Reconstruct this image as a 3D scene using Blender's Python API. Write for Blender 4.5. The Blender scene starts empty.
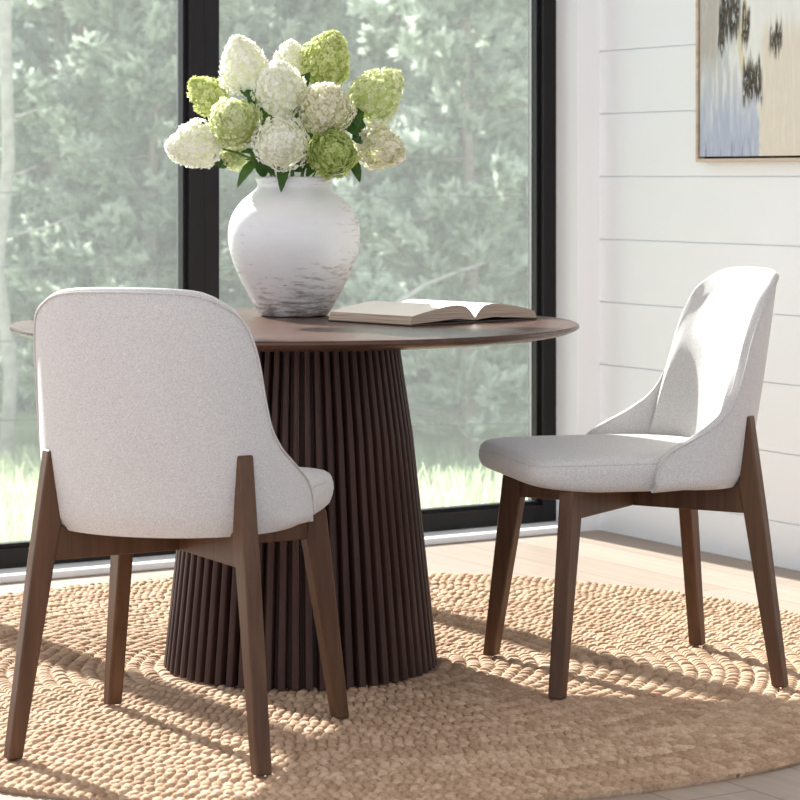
import bpy, bmesh, math, random
import numpy as np
from mathutils import Vector, Matrix

S = bpy.context.scene
COL = S.collection
F = 2500.0            # focal length in pixels
CAMZ = 1.07
HOR = 177.0           # horizon row

def P(px, py, Y):
    """world point seen at photo pixel (px,py) at depth Y"""
    return Vector(((px - 400.0) / F * Y, Y, CAMZ - (py - HOR) / F * Y))

# ------------------------------------------------------------------ node helpers
def mat(name):
    m = bpy.data.materials.new(name)
    m.use_nodes = True
    nt = m.node_tree
    nt.nodes.clear()
    out = nt.nodes.new('ShaderNodeOutputMaterial')
    b = nt.nodes.new('ShaderNodeBsdfPrincipled')
    nt.links.new(b.outputs[0], out.inputs[0])
    return m, nt, b, out

def N(nt, kind, **kw):
    n = nt.nodes.new('ShaderNode' + kind)
    for k, v in kw.items():
        if hasattr(n, k) and k not in ('Scale', 'Vector'):
            try:
                setattr(n, k, v); continue
            except Exception:
                pass
        n.inputs[k].default_value = v
    return n

def L(nt, a, b):
    nt.links.new(a, b)

def coords(nt, scale=(1, 1, 1), rot=(0, 0, 0), kind='Object'):
    tc = nt.nodes.new('ShaderNodeTexCoord')
    mp = nt.nodes.new('ShaderNodeMapping')
    mp.inputs['Scale'].default_value = scale
    mp.inputs['Rotation'].default_value = rot
    L(nt, tc.outputs[kind], mp.inputs['Vector'])
    return mp.outputs[0]

def noise(nt, vec, scale, detail=4, rough=.55, dist=0):
    n = nt.nodes.new('ShaderNodeTexNoise')
    n.inputs['Scale'].default_value = scale
    n.inputs['Detail'].default_value = detail
    n.inputs['Roughness'].default_value = rough
    n.inputs['Distortion'].default_value = dist
    if vec is not None: L(nt, vec, n.inputs['Vector'])
    return n.outputs['Fac']

def ramp(nt, fac, stops):
    r = nt.nodes.new('ShaderNodeValToRGB')
    e = r.color_ramp.elements
    while len(e) < len(stops): e.new(.5)
    for i, (p, c) in enumerate(stops):
        e[i].position = p
        e[i].color = tuple(c) + (1,) if len(c) == 3 else c
    L(nt, fac, r.inputs['Fac'])
    return r.outputs['Color']

def mixc(nt, fac, a, b, mode='MIX'):
    m = nt.nodes.new('ShaderNodeMix')
    m.data_type = 'RGBA'; m.blend_type = mode
    for sock, v in ((m.inputs[0], fac), (m.inputs[6], a), (m.inputs[7], b)):
        if isinstance(v, (int, float)): sock.default_value = v
        elif isinstance(v, tuple): sock.default_value = v if len(v) == 4 else v + (1,)
        else: L(nt, v, sock)
    return m.outputs[2]

def math_(nt, op, a, b=0.0, c=None):
    m = nt.nodes.new('ShaderNodeMath'); m.operation = op
    for i, v in enumerate((a, b) if c is None else (a, b, c)):
        if isinstance(v, (int, float)): m.inputs[i].default_value = v
        else: L(nt, v, m.inputs[i])
    return m.outputs[0]

def bump(nt, b, height, strength=.3, dist=.002):
    n = nt.nodes.new('ShaderNodeBump')
    n.inputs['Strength'].default_value = strength
    n.inputs['Distance'].default_value = dist
    L(nt, height, n.inputs['Height'])
    L(nt, n.outputs[0], b.inputs['Normal'])

def srgb(r, g, b):
    def f(c):
        c /= 255.0
        return c / 12.92 if c <= .04045 else ((c + .055) / 1.055) ** 2.4
    return (f(r), f(g), f(b))

# ------------------------------------------------------------------ materials
def wood_mat(name, dark, light, axis='Z', rough=.42, spec=.22):
    m, nt, b, o = mat(name)
    sc = {'Z': (60, 60, 3), 'X': (3, 60, 60), 'Y': (60, 3, 60)}[axis]
    v = coords(nt, sc)
    n1 = noise(nt, v, 1.0, 6, .6, .6)
    v2 = coords(nt, tuple(s * .22 for s in sc))
    n2 = noise(nt, v2, 1.0, 3, .5, .4)
    f = math_(nt, 'ADD', math_(nt, 'MULTIPLY', n1, .55), math_(nt, 'MULTIPLY', n2, .45))
    c = ramp(nt, f, [(.36, dark), (.62, light)])
    L(nt, c, b.inputs['Base Color'])
    b.inputs['Roughness'].default_value = rough
    b.inputs['Specular IOR Level'].default_value = spec
    bump(nt, b, n1, .12, .001)
    return m

M_leg = wood_mat('walnut', (.056, .026, .013), (.112, .056, .030), 'Z')
M_beam = wood_mat('walnut_beam', (.048, .024, .013), (.10, .053, .031), 'X')
M_slat = wood_mat('walnut_slats', (.029, .012, .009), (.056, .0265, .020), 'Z', .5)
M_top = wood_mat('walnut_top', (.050, .023, .015), (.095, .048, .032), 'X', .27, .24)

def fabric_mat():
    m, nt, b, o = mat('woven_fabric')
    tc = nt.nodes.new('ShaderNodeTexCoord')
    sp = nt.nodes.new('ShaderNodeSeparateXYZ'); L(nt, tc.outputs['Object'], sp.inputs[0])
    K = 1700.0
    hx = math_(nt, 'ADD', sp.outputs[0], math_(nt, 'MULTIPLY', sp.outputs[1], .8))
    sx = math_(nt, 'SINE', math_(nt, 'MULTIPLY', hx, K))
    sz = math_(nt, 'SINE', math_(nt, 'MULTIPLY', math_(nt, 'ADD', sp.outputs[2], math_(nt, 'MULTIPLY', sp.outputs[1], .3)), K))
    w = math_(nt, 'MULTIPLY', sx, sz)
    v1 = coords(nt, (850, 850, 380)); nA = noise(nt, v1, 1.0, 2, .6)
    v2 = coords(nt, (380, 380, 850)); nB = noise(nt, v2, 1.0, 2, .6)
    n = math_(nt, 'MULTIPLY', math_(nt, 'ADD', nA, nB), .5)
    h = math_(nt, 'ADD', math_(nt, 'MULTIPLY', w, .15), n)
    c = ramp(nt, n, [(.32, srgb(157, 152, 149)), (.5, srgb(196, 192, 189)), (.66, srgb(217, 214, 211))])
    L(nt, c, b.inputs['Base Color'])
    b.inputs['Roughness'].default_value = .95
    b.inputs['Specular IOR Level'].default_value = .15
    b.inputs['Sheen Weight'].default_value = .25
    b.inputs['Sheen Roughness'].default_value = .5
    bump(nt, b, h, .5, .0015)
    return m
M_fab = fabric_mat()

def plain(name, col, rough=.6, spec=.4, nscale=None, amt=.05, bumps=0):
    m, nt, b, o = mat(name)
    b.inputs['Roughness'].default_value = rough
    b.inputs['Specular IOR Level'].default_value = spec
    v = coords(nt)
    n = noise(nt, v, nscale or 8, 4)
    c = ramp(nt, n, [(.3, tuple(x * (1 - amt) for x in col)), (.7, tuple(min(1, x * (1 + amt)) for x in col))])
    L(nt, c, b.inputs['Base Color'])
    if bumps: bump(nt, b, n, bumps, .001)
    return m

M_wall = plain('white_painted_boards', srgb(243, 247, 250), .55, .3, 3, .012)
M_trim = plain('white_painted_trim', srgb(242, 244, 247), .5, .35, 3, .01)
M_ceil = plain('white_ceiling', srgb(245, 244, 242), .8, .2, 3, .01)
M_frame = plain('black_aluminium', srgb(22, 20, 21), .42, .3, 20, .06)
M_seal = plain('pale_glazing_bead', srgb(225, 228, 226), .5, .3, 20, .02)

def floor_mat():
    m, nt, b, o = mat('pale_oak_planks')
    a = math.radians(121.5)     # planks run along the boarded wall
    tc = nt.nodes.new('ShaderNodeTexCoord')
    mp = nt.nodes.new('ShaderNodeMapping'); mp.inputs['Rotation'].default_value = (0, 0, -a)
    L(nt, tc.outputs['Object'], mp.inputs['Vector'])
    br = nt.nodes.new('ShaderNodeTexBrick')
    br.inputs['Scale'].default_value = 1.0
    br.inputs['Brick Width'].default_value = 1.7
    br.inputs['Row Height'].default_value = .165
    br.inputs['Mortar Size'].default_value = .0016
    br.inputs['Mortar Smooth'].default_value = .2
    br.inputs['Bias'].default_value = 0
    br.inputs['Color1'].default_value = srgb(148, 131, 117) + (1,)
    br.inputs['Color2'].default_value = srgb(164, 147, 133) + (1,)
    br.inputs['Mortar'].default_value = srgb(92, 76, 64) + (1,)
    br.offset = .37
    L(nt, mp.outputs[0], br.inputs['Vector'])
    mp2 = nt.nodes.new('ShaderNodeMapping'); mp2.inputs['Scale'].default_value = (1.2, 26, 1)
    L(nt, mp.outputs[0], mp2.inputs['Vector'])
    n = noise(nt, mp2.outputs[0], 1.6, 6, .6, .5)
    g = ramp(nt, n, [(.3, (.80, .76, .73)), (.65, (1, 1, 1))])
    c = mixc(nt, .8, br.outputs['Color'], g, 'MULTIPLY')
    L(nt, c, b.inputs['Base Color'])
    b.inputs['Roughness'].default_value = .42
    b.inputs['Specular IOR Level'].default_value = .4
    bump(nt, b, math_(nt, 'SUBTRACT', math_(nt, 'MULTIPLY', n, .3), br.outputs['Fac']), .25, .002)
    return m
M_floor = floor_mat()

def rug_mat():
    m, nt, b, o = mat('braided_jute')
    at = nt.nodes.new('ShaderNodeAttribute'); at.attribute_name = 'strand'
    c = ramp(nt, at.outputs['Fac'], [(0, srgb(162, 133, 107)), (.5, srgb(182, 153, 127)), (1, srgb(200, 173, 147))])
    v = coords(nt, (1, 1, 1)); n = noise(nt, v, 170, 4, .65)
    c = mixc(nt, .6, c, ramp(nt, n, [(.34, (.58, .50, .42)), (.56, (1, 1, 1))]), 'MULTIPLY')
    L(nt, c, b.inputs['Base Color'])
    b.inputs['Roughness'].default_value = .9
    b.inputs['Specular IOR Level'].default_value = .15
    bump(nt, b, n, .4, .002)
    return m
M_rug = rug_mat()

def vase_mat():
    m, nt, b, o = mat('distressed_white_glaze')
    v = coords(nt, (20, 20, 105)); n1 = noise(nt, v, 1.2, 8, .68, .15)
    v2 = coords(nt, (3, 3, 5)); n2 = noise(nt, v2, 1.0, 3, .5)
    tc = nt.nodes.new('ShaderNodeTexCoord'); sp = nt.nodes.new('ShaderNodeSeparateXYZ')
    L(nt, tc.outputs['Object'], sp.inputs[0])
    # wear gathers at the foot and the lip
    zz = math_(nt, 'MULTIPLY', sp.outputs[2], 1 / .315)
    lo = nt.nodes.new('ShaderNodeMapRange'); lo.inputs[1].default_value = .5; lo.inputs[2].default_value = 0
    lo.inputs[3].default_value = 0; lo.inputs[4].default_value = .13; L(nt, zz, lo.inputs[0])
    hi = nt.nodes.new('ShaderNodeMapRange'); hi.inputs[1].default_value = .9; hi.inputs[2].default_value = 1
    hi.inputs[3].default_value = 0; hi.inputs[4].default_value = .14; L(nt, zz, hi.inputs[0])
    f = math_(nt, 'ADD', math_(nt, 'ADD', n1, math_(nt, 'MULTIPLY', math_(nt, 'SUBTRACT', n2, .5), .75)),
              math_(nt, 'ADD', lo.outputs[0], hi.outputs[0]))
    c = ramp(nt, f, [(0, srgb(220, 219, 217)), (.57, srgb(213, 211, 208)), (.655, srgb(190, 182, 175)), (.70, srgb(172, 165, 160)), (.80, srgb(132, 118, 108))])
    v4 = coords(nt, (30, 30, 80)); n4 = noise(nt, v4, 1.6, 4, .6)
    spk = ramp(nt, math_(nt, 'ADD', n4, math_(nt, 'MULTIPLY', lo.outputs[0], .5)), [(.71, (1, 1, 1)), (.76, (.38, .31, .27))])
    c = mixc(nt, 1.0, c, spk, 'MULTIPLY')
    L(nt, c, b.inputs['Base Color'])
    r = ramp(nt, f, [(.5, (.32, .32, .32)), (.7, (.75, .75, .75))])
    L(nt, r, b.inputs['Roughness'])
    b.inputs['Specular IOR Level'].default_value = .5
    bump(nt, b, math_(nt, 'ADD', n1, math_(nt, 'MULTIPLY', n4, .4)), .16, .003)
    return m
M_vase = vase_mat()

def glass_mat():
    m, nt, b, o = mat('window_glass')
    nt.nodes.remove(b)
    tr = nt.nodes.new('ShaderNodeBsdfTransparent'); tr.inputs[0].default_value = (.97, .985, .975, 1)
    gl = nt.nodes.new('ShaderNodeBsdfGlossy'); gl.inputs['Roughness'].default_value = .0
    fr = nt.nodes.new('ShaderNodeFresnel'); fr.inputs['IOR'].default_value = 1.25
    mx = nt.nodes.new('ShaderNodeMixShader')
    L(nt, fr.outputs[0], mx.inputs[0]); L(nt, tr.outputs[0], mx.inputs[1]); L(nt, gl.outputs[0], mx.inputs[2])
    df = nt.nodes.new('ShaderNodeBsdfTranslucent'); df.inputs[0].default_value = (.9, .93, .9, 1)   # pale veil mixed into the glass to imitate haze outside
    m2 = nt.nodes.new('ShaderNodeMixShader'); m2.inputs[0].default_value = HAZE_VEIL
    L(nt, mx.outputs[0], m2.inputs[1]); L(nt, df.outputs[0], m2.inputs[2])
    L(nt, m2.outputs[0], o.inputs[0])
    return m
HAZE_VEIL = .028  # strength of the haze veil put into the glass
M_glass = glass_mat()

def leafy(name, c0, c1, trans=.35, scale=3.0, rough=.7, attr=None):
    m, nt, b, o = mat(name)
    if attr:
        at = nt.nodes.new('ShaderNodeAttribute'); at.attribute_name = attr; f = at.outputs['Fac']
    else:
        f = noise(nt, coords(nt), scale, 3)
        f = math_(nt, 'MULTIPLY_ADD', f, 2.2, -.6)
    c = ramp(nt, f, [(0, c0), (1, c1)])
    L(nt, c, b.inputs['Base Color'])
    b.inputs['Roughness'].default_value = rough
    b.inputs['Specular IOR Level'].default_value = .25
    t = nt.nodes.new('ShaderNodeBsdfTranslucent'); L(nt, c, t.inputs[0])
    mx = nt.nodes.new('ShaderNodeMixShader'); mx.inputs[0].default_value = trans
    L(nt, b.outputs[0], mx.inputs[1]); L(nt, t.outputs[0], mx.inputs[2]); L(nt, mx.outputs[0], o.inputs[0])
    return m

M_leaf = leafy('hydrangea_leaf', srgb(52, 82, 36), srgb(92, 126, 58), .3, 14, .45)
M_pine = [leafy('pine_needles', srgb(142, 155, 134), srgb(222, 228, 211), .45, attr='tone'),  # needles kept pale, with the haze put into their colour
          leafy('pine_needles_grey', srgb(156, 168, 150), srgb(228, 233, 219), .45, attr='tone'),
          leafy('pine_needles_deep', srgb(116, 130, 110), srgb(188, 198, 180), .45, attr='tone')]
M_bark = plain('pine_bark', srgb(150, 138, 128), .9, .1, 14, .25, .6)
M_bark_red = plain('reddish_pine_bark', srgb(150, 118, 104), .9, .1, 14, .2, .6)
M_bark_pale = plain('pale_grey_bark', srgb(164, 157, 151), .9, .1, 14, .2, .6)
M_lawn = plain('pale_meadow_soil', srgb(160, 170, 130), .95, .1, 2, .15)
M_grass = leafy('meadow_grass', srgb(136, 150, 112), srgb(182, 192, 158), .5, attr='tone')
M_wire = plain('dark_fence_wire', srgb(84, 84, 82), .6, .3, 9, .05)

# ------------------------------------------------------------------ object helpers
def link(name, me, parent=None, material=None):
    o = bpy.data.objects.new(name, me)
    COL.objects.link(o)
    if parent is not None: o.parent = parent
    if material is not None: me.materials.append(material)
    return o

def mesh(name, V, Fc, material=None, parent=None, smooth=False, attrs=None):
    me = bpy.data.meshes.new(name)
    V = np.asarray(V, dtype=np.float32)
    if isinstance(Fc, np.ndarray) and Fc.ndim == 2:
        n, k = Fc.shape
        me.vertices.add(len(V)); me.vertices.foreach_set('co', V.ravel())
        me.loops.add(n * k); me.loops.foreach_set('vertex_index', Fc.astype(np.int32).ravel())
        me.polygons.add(n)
        me.polygons.foreach_set('loop_start', np.arange(0, n * k, k, dtype=np.int32))
        me.polygons.foreach_set('loop_total', np.full(n, k, dtype=np.int32))
        me.update(calc_edges=True)
        me.validate()
    else:
        me.from_pydata([tuple(v) for v in V], [], [tuple(int(i) for i in f) for f in Fc])
    for k, a in (attrs or {}).items():
        at = me.attributes.new(k, 'FLOAT', 'POINT')
        at.data.foreach_set('value', np.asarray(a, dtype=np.float32))
    o = link(name, me, parent, material)
    if smooth:
        me.polygons.foreach_set('use_smooth', [True] * len(me.polygons))
    return o

def fix_normals(o):
    bm = bmesh.new(); bm.from_mesh(o.data)
    bmesh.ops.recalc_face_normals(bm, faces=bm.faces)
    bm.to_mesh(o.data); bm.free()

def bevel(o, w, seg=2, angle=30):
    m = o.modifiers.new('bevel', 'BEVEL'); m.width = w; m.segments = seg
    m.limit_method = 'ANGLE'; m.angle_limit = math.radians(angle)
    return o

def auto_smooth(o, deg=35):
    me = o.data
    me.polygons.foreach_set('use_smooth', [True] * len(me.polygons))
    bm = bmesh.new(); bm.from_mesh(me)
    for e in bm.edges:
        if len(e.link_faces) == 2 and e.calc_face_angle(0) > math.radians(deg): e.smooth = False
    bm.to_mesh(me); bm.free()

def prism(name, poly, t, frame, material, parent, bev=.004):
    """poly: (s,z) outline in the vertical plane through `frame`=(origin,dir); t thickness"""
    (ox, oy), (dx, dy) = frame
    nx, ny = -dy, dx
    V, n = [], len(poly)
    for side in (-.5, .5):
        for s, z in poly:
            V.append((ox + dx * s + nx * t * side, oy + dy * s + ny * t * side, z))
    Fc = [tuple(range(n))[::-1], tuple(range(n, 2 * n))]
    for i in range(n):
        j = (i + 1) % n
        Fc.append((i, j, n + j, n + i))
    o = mesh(name, V, Fc, material, parent)
    fix_normals(o)
    if bev: bevel(o, bev, 3)
    return o

def box_verts(x0, x1, y0, y1, z0, z1):
    V = [(x, y, z) for z in (z0, z1) for y in (y0, y1) for x in (x0, x1)]
    Fc = [(0, 2, 3, 1), (4, 5, 7, 6), (0, 1, 5, 4), (2, 6, 7, 3), (0, 4, 6, 2), (1, 3, 7, 5)]
    return V, Fc

def boxes(name, bl, material, parent=None, M=None, bev=0):
    V, Fc = [], []
    for bx in bl:
        v, f = box_verts(*bx)
        k = len(V)
        V += v; Fc += [tuple(i + k for i in q) for q in f]
    if M is not None: V = [tuple(M @ Vector(p)) for p in V]
    o = mesh(name, V, Fc, material, parent)
    fix_normals(o)
    if bev: bevel(o, bev, 2)
    return o

def lathe(name, prof, n, material, parent=None, smooth=True, ang=40):
    V, Fc = [], []
    for r, z in prof:
        for k in range(n):
            a = 2 * math.pi * k / n
            V.append((r * math.cos(a), r * math.sin(a), z))
    m = len(prof)
    for i in range(m - 1):
        for k in range(n):
            k2 = (k + 1) % n
            Fc.append((i * n + k, i * n + k2, (i + 1) * n + k2, (i + 1) * n + k))
    Fc.append(tuple(range(n))[::-1]); Fc.append(tuple((m - 1) * n + k for k in range(n)))
    o = mesh(name, V, Fc, material, parent)
    fix_normals(o)
    if smooth: auto_smooth(o, ang)
    return o

def tube_arrays(pts, radii, n=8):
    pts = [Vector(p) for p in pts]
    V, Fc = [], []
    up = Vector((0, 0, 1))
    prev = None
    for i, p in enumerate(pts):
        t = (pts[min(i + 1, len(pts) - 1)] - pts[max(i - 1, 0)]).normalized()
        if prev is None:
            a = t.orthogonal().normalized()
        else:
            a = (prev - t * prev.dot(t)).normalized()
        prev = a
        b = t.cross(a)
        r = radii[i] if hasattr(radii, '__len__') else radii
        for k in range(n):
            w = 2 * math.pi * k / n
            V.append(tuple(p + (a * math.cos(w) + b * math.sin(w)) * r))
    for i in range(len(pts) - 1):
        for k in range(n):
            k2 = (k + 1) % n
            Fc.append((i * n + k, i * n + k2, (i + 1) * n + k2, (i + 1) * n + k))
    Fc.append(tuple(range(n))[::-1]); Fc.append(tuple((len(pts) - 1) * n + k for k in range(n)))
    return V, Fc

def tube(name, pts, radii, material, parent=None, n=8):
    V, Fc = tube_arrays(pts, radii, n)
    o = mesh(name, V, Fc, material, parent, smooth=True)
    fix_normals(o)
    return o

def thing(name, loc, rz=0, label=None, cat=None, group=None):
    o = bpy.data.objects.new(name, None); COL.objects.link(o)
    o.location = loc; o.rotation_euler = (0, 0, rz); o.empty_display_size = .1
    tag(o, label, cat, group)
    return o

def tag(o, label=None, cat=None, group=None, kind=None):
    if label: o['label'] = label
    if cat: o['category'] = cat
    if group: o['group'] = group
    if kind: o['kind'] = kind
    return o

def copy_tree(o, parent=None):
    c = o.copy(); COL.objects.link(c)
    if parent is not None: c.parent = parent
    for ch in list(o.children): copy_tree(ch, c)
    return c

# ------------------------------------------------------------------ camera
cam = bpy.data.cameras.new('camera'); camo = bpy.data.objects.new('camera', cam); COL.objects.link(camo)
camo.location = (0, 0, CAMZ); camo.rotation_euler = (math.pi / 2, 0, 0)
cam.sensor_width = 36; cam.lens = F / 800 * 36; cam.shift_y = -(400 - HOR) / 800
cam.clip_end = 400; cam.clip_start = .05
cam.dof.use_dof = True; cam.dof.focus_distance = 5.2; cam.dof.aperture_fstop = 10
S.camera = camo

# ------------------------------------------------------------------ room shell
U = Vector((math.cos(math.radians(31.2)), math.sin(math.radians(31.2)), 0))   # along the glass wall, to the right
Wd = Vector((U.y, -U.x, 0))                                                    # from the glass into the room
C0 = Vector((.606, 7.578, 0))                                                  # inner corner on the floor
MR = Matrix(((U.x, Wd.x, 0, C0.x), (U.y, Wd.y, 0, C0.y), (0, 0, 1, 0), (0, 0, 0, 1)))  # room frame: x right, y into room
HC = 2.75

def R(px, py, z=0):
    """room coords -> from world floor pixel"""
    return None

fl = boxes('floor', [(-6.0, .02, -.14, 7.6, -.12, 0)], M_floor, None, MR); tag(fl, kind='structure')
# boarded wall: one profile with a narrow groove at every board edge
def shiplap():
    zs = [.124 + .1895 * k for k in range(-1, 15)]
    prof = [(0, 0)]
    for z in zs:
        if z < .02 or z > HC - .02: continue
        prof += [(0, z - .0016), (.007, z - .0012), (.007, z + .0012), (0, z + .0016)]
    prof += [(0, HC), (.12, HC), (.12, 0)]
    n = len(prof)
    V = [tuple(MR @ Vector((x, y, z))) for y in (-.12, 7.6) for x, z in prof]
    Fc = [tuple(range(n)), tuple(range(n, 2 * n))[::-1]] + [(i, (i + 1) % n, n + (i + 1) % n, n + i) for i in range(n)]
    o = mesh('wall_right', V, Fc, M_wall); fix_normals(o)
    return tag(o, kind='structure')
shiplap()
# glass wall: return beside the corner and header over the glazing
XR = -.084          # reveal edge next to the corner
DEP = .11           # frame sits this far behind the room face
ZB, ZT = .02, 2.45
o = boxes('wall_back', [(XR, 0, -.212, 0, 0, HC), (-6.0, XR, -.30, 0, ZT, HC)], M_trim, None, MR); tag(o, kind='structure')
o = boxes('trim_1', [(-6.0, XR, -DEP - .05, 0, 0, ZB)], M_trim, None, MR, .004); tag(o, kind='structure')
o = boxes('ceiling', [(-6.0, .12, -.30, 4.6, HC, HC + .12)], M_ceil, None, MR); tag(o, kind='structure')

# window units (x from the corner along the wall)
def room_x(px, Yw):
    w = Vector(((px - 400) / F * Yw, Yw, 0)) - C0
    return w.dot(U)
XM = -1.283          # centre of the black post behind the vase
XM0 = -2.26         # next post, left of the frame
def window_unit(name, x0, x1, wl, wr, extra=0):
    """x0..x1 outer edges; wl, wr stile widths"""
    yf, yb = -DEP, -DEP - .085
    rail = .052
    fr = boxes(name, [(x0, x0 + wl, yb, yf, ZB, ZT), (x1 - wr, x1, yb, yf, ZB, ZT),
                      (x0 + wl, x1 - wr, yb, yf, ZB, ZB + rail), (x0 + wl, x1 - wr, yb, yf, ZT - rail, ZT)], M_frame, None, MR, .002)
    tag(fr, kind='structure')
    a, b = x0 + wl, x1 - wr
    gy = -DEP - .05
    # recessed inner stop
    s = .012
    boxes('window_stop', [(a, a + s, gy, gy + .03, ZB + rail, ZT - rail), (b - s, b, gy, gy + .03, ZB + rail, ZT - rail),
                          (a + s, b - s, gy, gy + .03, ZB + rail, ZB + rail + s)], M_frame, fr, MR)
    if name == 'window_2': boxes('glazing_bead', [(b - s - .003, b - s, gy, gy + .004, ZB + rail + s, ZT - rail)], M_seal, fr, MR)
    boxes('glass', [(a + .003, b - .003, gy - .009, gy - .003, ZB + rail + .003, ZT - rail - .003)], M_glass, fr, MR)
    return fr
window_unit('window_2', XM, XR, .045, .048)
window_unit('window_1', XM0, XM, .045, .045)
window_unit('window_3', XM0 - 1.0, XM0, .045, .045)

# ------------------------------------------------------------------ rug
def rug():
    Rr, ring = 1.25, .031
    nr = int(Rr / ring); sub = 8
    na = 2800
    rs = np.linspace(.004, Rr, nr * sub + 1)
    th = np.linspace(0, 2 * np.pi, na, endpoint=False)
    Rg, Tg = np.meshgrid(rs, th, indexing='ij')
    rng = np.random.RandomState(3)
    wob = .004 * np.sin(3 * Tg + 1) + .003 * np.sin(7 * Tg + Rg * 9) + .002 * np.sin(17 * Tg)
    q = (Rg + wob * np.clip(Rg / .4, 0, 1)) / ring
    k = np.floor(q).astype(int); fr = q - k
    kk = np.clip(k, 0, nr + 2)
    ph = rng.rand(nr + 3)
    cnt = np.maximum(6, np.round(2 * np.pi * (np.arange(nr + 3) + .5) * ring / .0205)).astype(int)
    slant = np.where(np.arange(nr + 3) % 2 == 0, .32, -.32)
    u = Tg / (2 * np.pi) * cnt[kk] + ph[kk] + slant[kk] * (fr - .5)
    iu = np.floor(u); fu = u - iu
    rnd = np.abs(np.sin(kk * 127.1 + (iu % cnt[kk]) * 311.7) * 43758.5453) % 1.0
    rnd2 = np.abs(np.sin(kk * 269.5 + (iu % cnt[kk]) * 183.3) * 24634.6345) % 1.0
    a = np.clip(1 - np.abs(2 * fr - 1) ** 3, 0, 1)
    b = np.clip(1 - np.abs(2 * fu - 1) ** 3.2, 0, 1)
    h = np.sqrt(a * b)
    Z = .001 + h * (.0090 + .0045 * rnd) + .0008 * np.sin(Tg * 5 + Rg * 6)
    Rj = Rg.copy()
    edge = Rg > Rr - .006
    Rj = Rg + np.where(Rg > Rr - ring, (.004 * (b - .5)), 0)
    V = np.stack([Rj * np.cos(Tg), Rj * np.sin(Tg), Z], -1).reshape(-1, 3)
    m = len(rs)
    i = np.arange(m - 1)[:, None]; j = np.arange(na)[None, :]; j2 = (j + 1) % na
    Fq = np.stack([i * na + j, i * na * 1 + j2 + 0 * i, (i + 1) * na + j2, (i + 1) * na + j], -1).reshape(-1, 4)
    Fq = Fq[:, ::-1]
    Fq = Fq[:, [0, 3, 2, 1]]
    tone = np.clip(.45 + (rnd2 - .5) * .75 + (ph[kk] - .5) * .35, 0, 1).reshape(-1)
    # outer skirt down to the floor
    base = len(V)
    sk = np.stack([(Rr - .004) * np.cos(th), (Rr - .004) * np.sin(th), np.zeros(na)], -1)
    V = np.concatenate([V, sk, [[0, 0, .012]]])
    top0 = (m - 1) * na
    Fs = np.stack([top0 + np.arange(na), base + np.arange(na), base + (np.arange(na) + 1) % na, top0 + (np.arange(na) + 1) % na], -1)
    tone = np.concatenate([tone, tone[top0:top0 + na], [.5]])
    o = mesh('round_rug', V, np.concatenate([Fq, Fs]), M_rug, None, True, {'strand': tone})
    fix_normals(o)
    o.location = (-.13, 5.46, 0)
    tag(o, 'large round braided jute rug under the table and both chairs', 'rug')
rug()
RUGZ = .013
KS = (CAMZ - RUGZ) / CAMZ

# ------------------------------------------------------------------ chair
def interp(zs, ys, deg=3):
    c = np.polyfit(zs, ys, deg)
    return lambda z: np.polyval(c, z)
Wf = interp([.405, .48, .55, .65, .75, .82, .875], [.250, .249, .244, .239, .236, .235, .234])
Ybf = interp([.405, .48, .55, .70, .80, .875], [-.232, -.250, -.264, -.288, -.300, -.308])
Ycf = interp([.405, .48, .55, .65, .80, .875], [-.030, -.045, -.062, -.092, -.140, -.165], 2)
LS = .30
NE = 2.1

def shell_pt(p, z):
    s = 1 if p >= 0 else -1
    p = abs(p)
    W, yb, yc = Wf(z), Ybf(z), Ycf(z)
    if p <= 1:
        t = p * math.pi / 2
        x = W * math.sin(t) ** (2 / NE)
        y = yc - (yc - yb) * max(0, math.cos(t)) ** (2 / NE)
    else:
        x = W - .02 * (p - 1) ** 2
        y = yc + (p - 1) * LS
    return Vector((s * x, y, z))

def p_of(y, z):
    yc, yb = Ycf(z), Ybf(z)
    if y >= yc: return 1 + (y - yc) / LS
    return math.acos(min(1, (yc - y) / (yc - yb)) ** (NE / 2)) * 2 / math.pi
RIM = [(0, .860), (.14, .8595), (.28, .857), (.40, .851), (.51, .836)] + [(p_of(y, z), z) for y, z in (
       (-.232, .810), (-.208, .768), (-.190, .7226), (-.173, .665), (-.153, .610), (-.126, .573), (-.0985, .552), (-.060, .530), (-.031, .516),
       (.000, .499), (.021, .478), (.031, .45), (.033, .412))]

def catmull(pts, n):
    pts = [np.array(p, float) for p in pts]
    pts = [2 * pts[0] - pts[1]] + pts + [2 * pts[-1] - pts[-2]]
    out = []
    for i in range(1, len(pts) - 2):
        p0, p1, p2, p3 = pts[i - 1:i + 3]
        for k in range(n):
            t = k / n
            out.append(.5 * ((2 * p1) + (-p0 + p2) * t + (2 * p0 - 5 * p1 + 4 * p2 - p3) * t * t + (-p0 + 3 * p1 - 3 * p2 + p3) * t ** 3))
    out.append(pts[-2])
    return out

ZBOT = .408
def bottom_z(p):
    return ZBOT + .010 * min(1.0, abs(p)) ** 2 - .004 - .006 * max(0, abs(p) - 1) / .35

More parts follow.
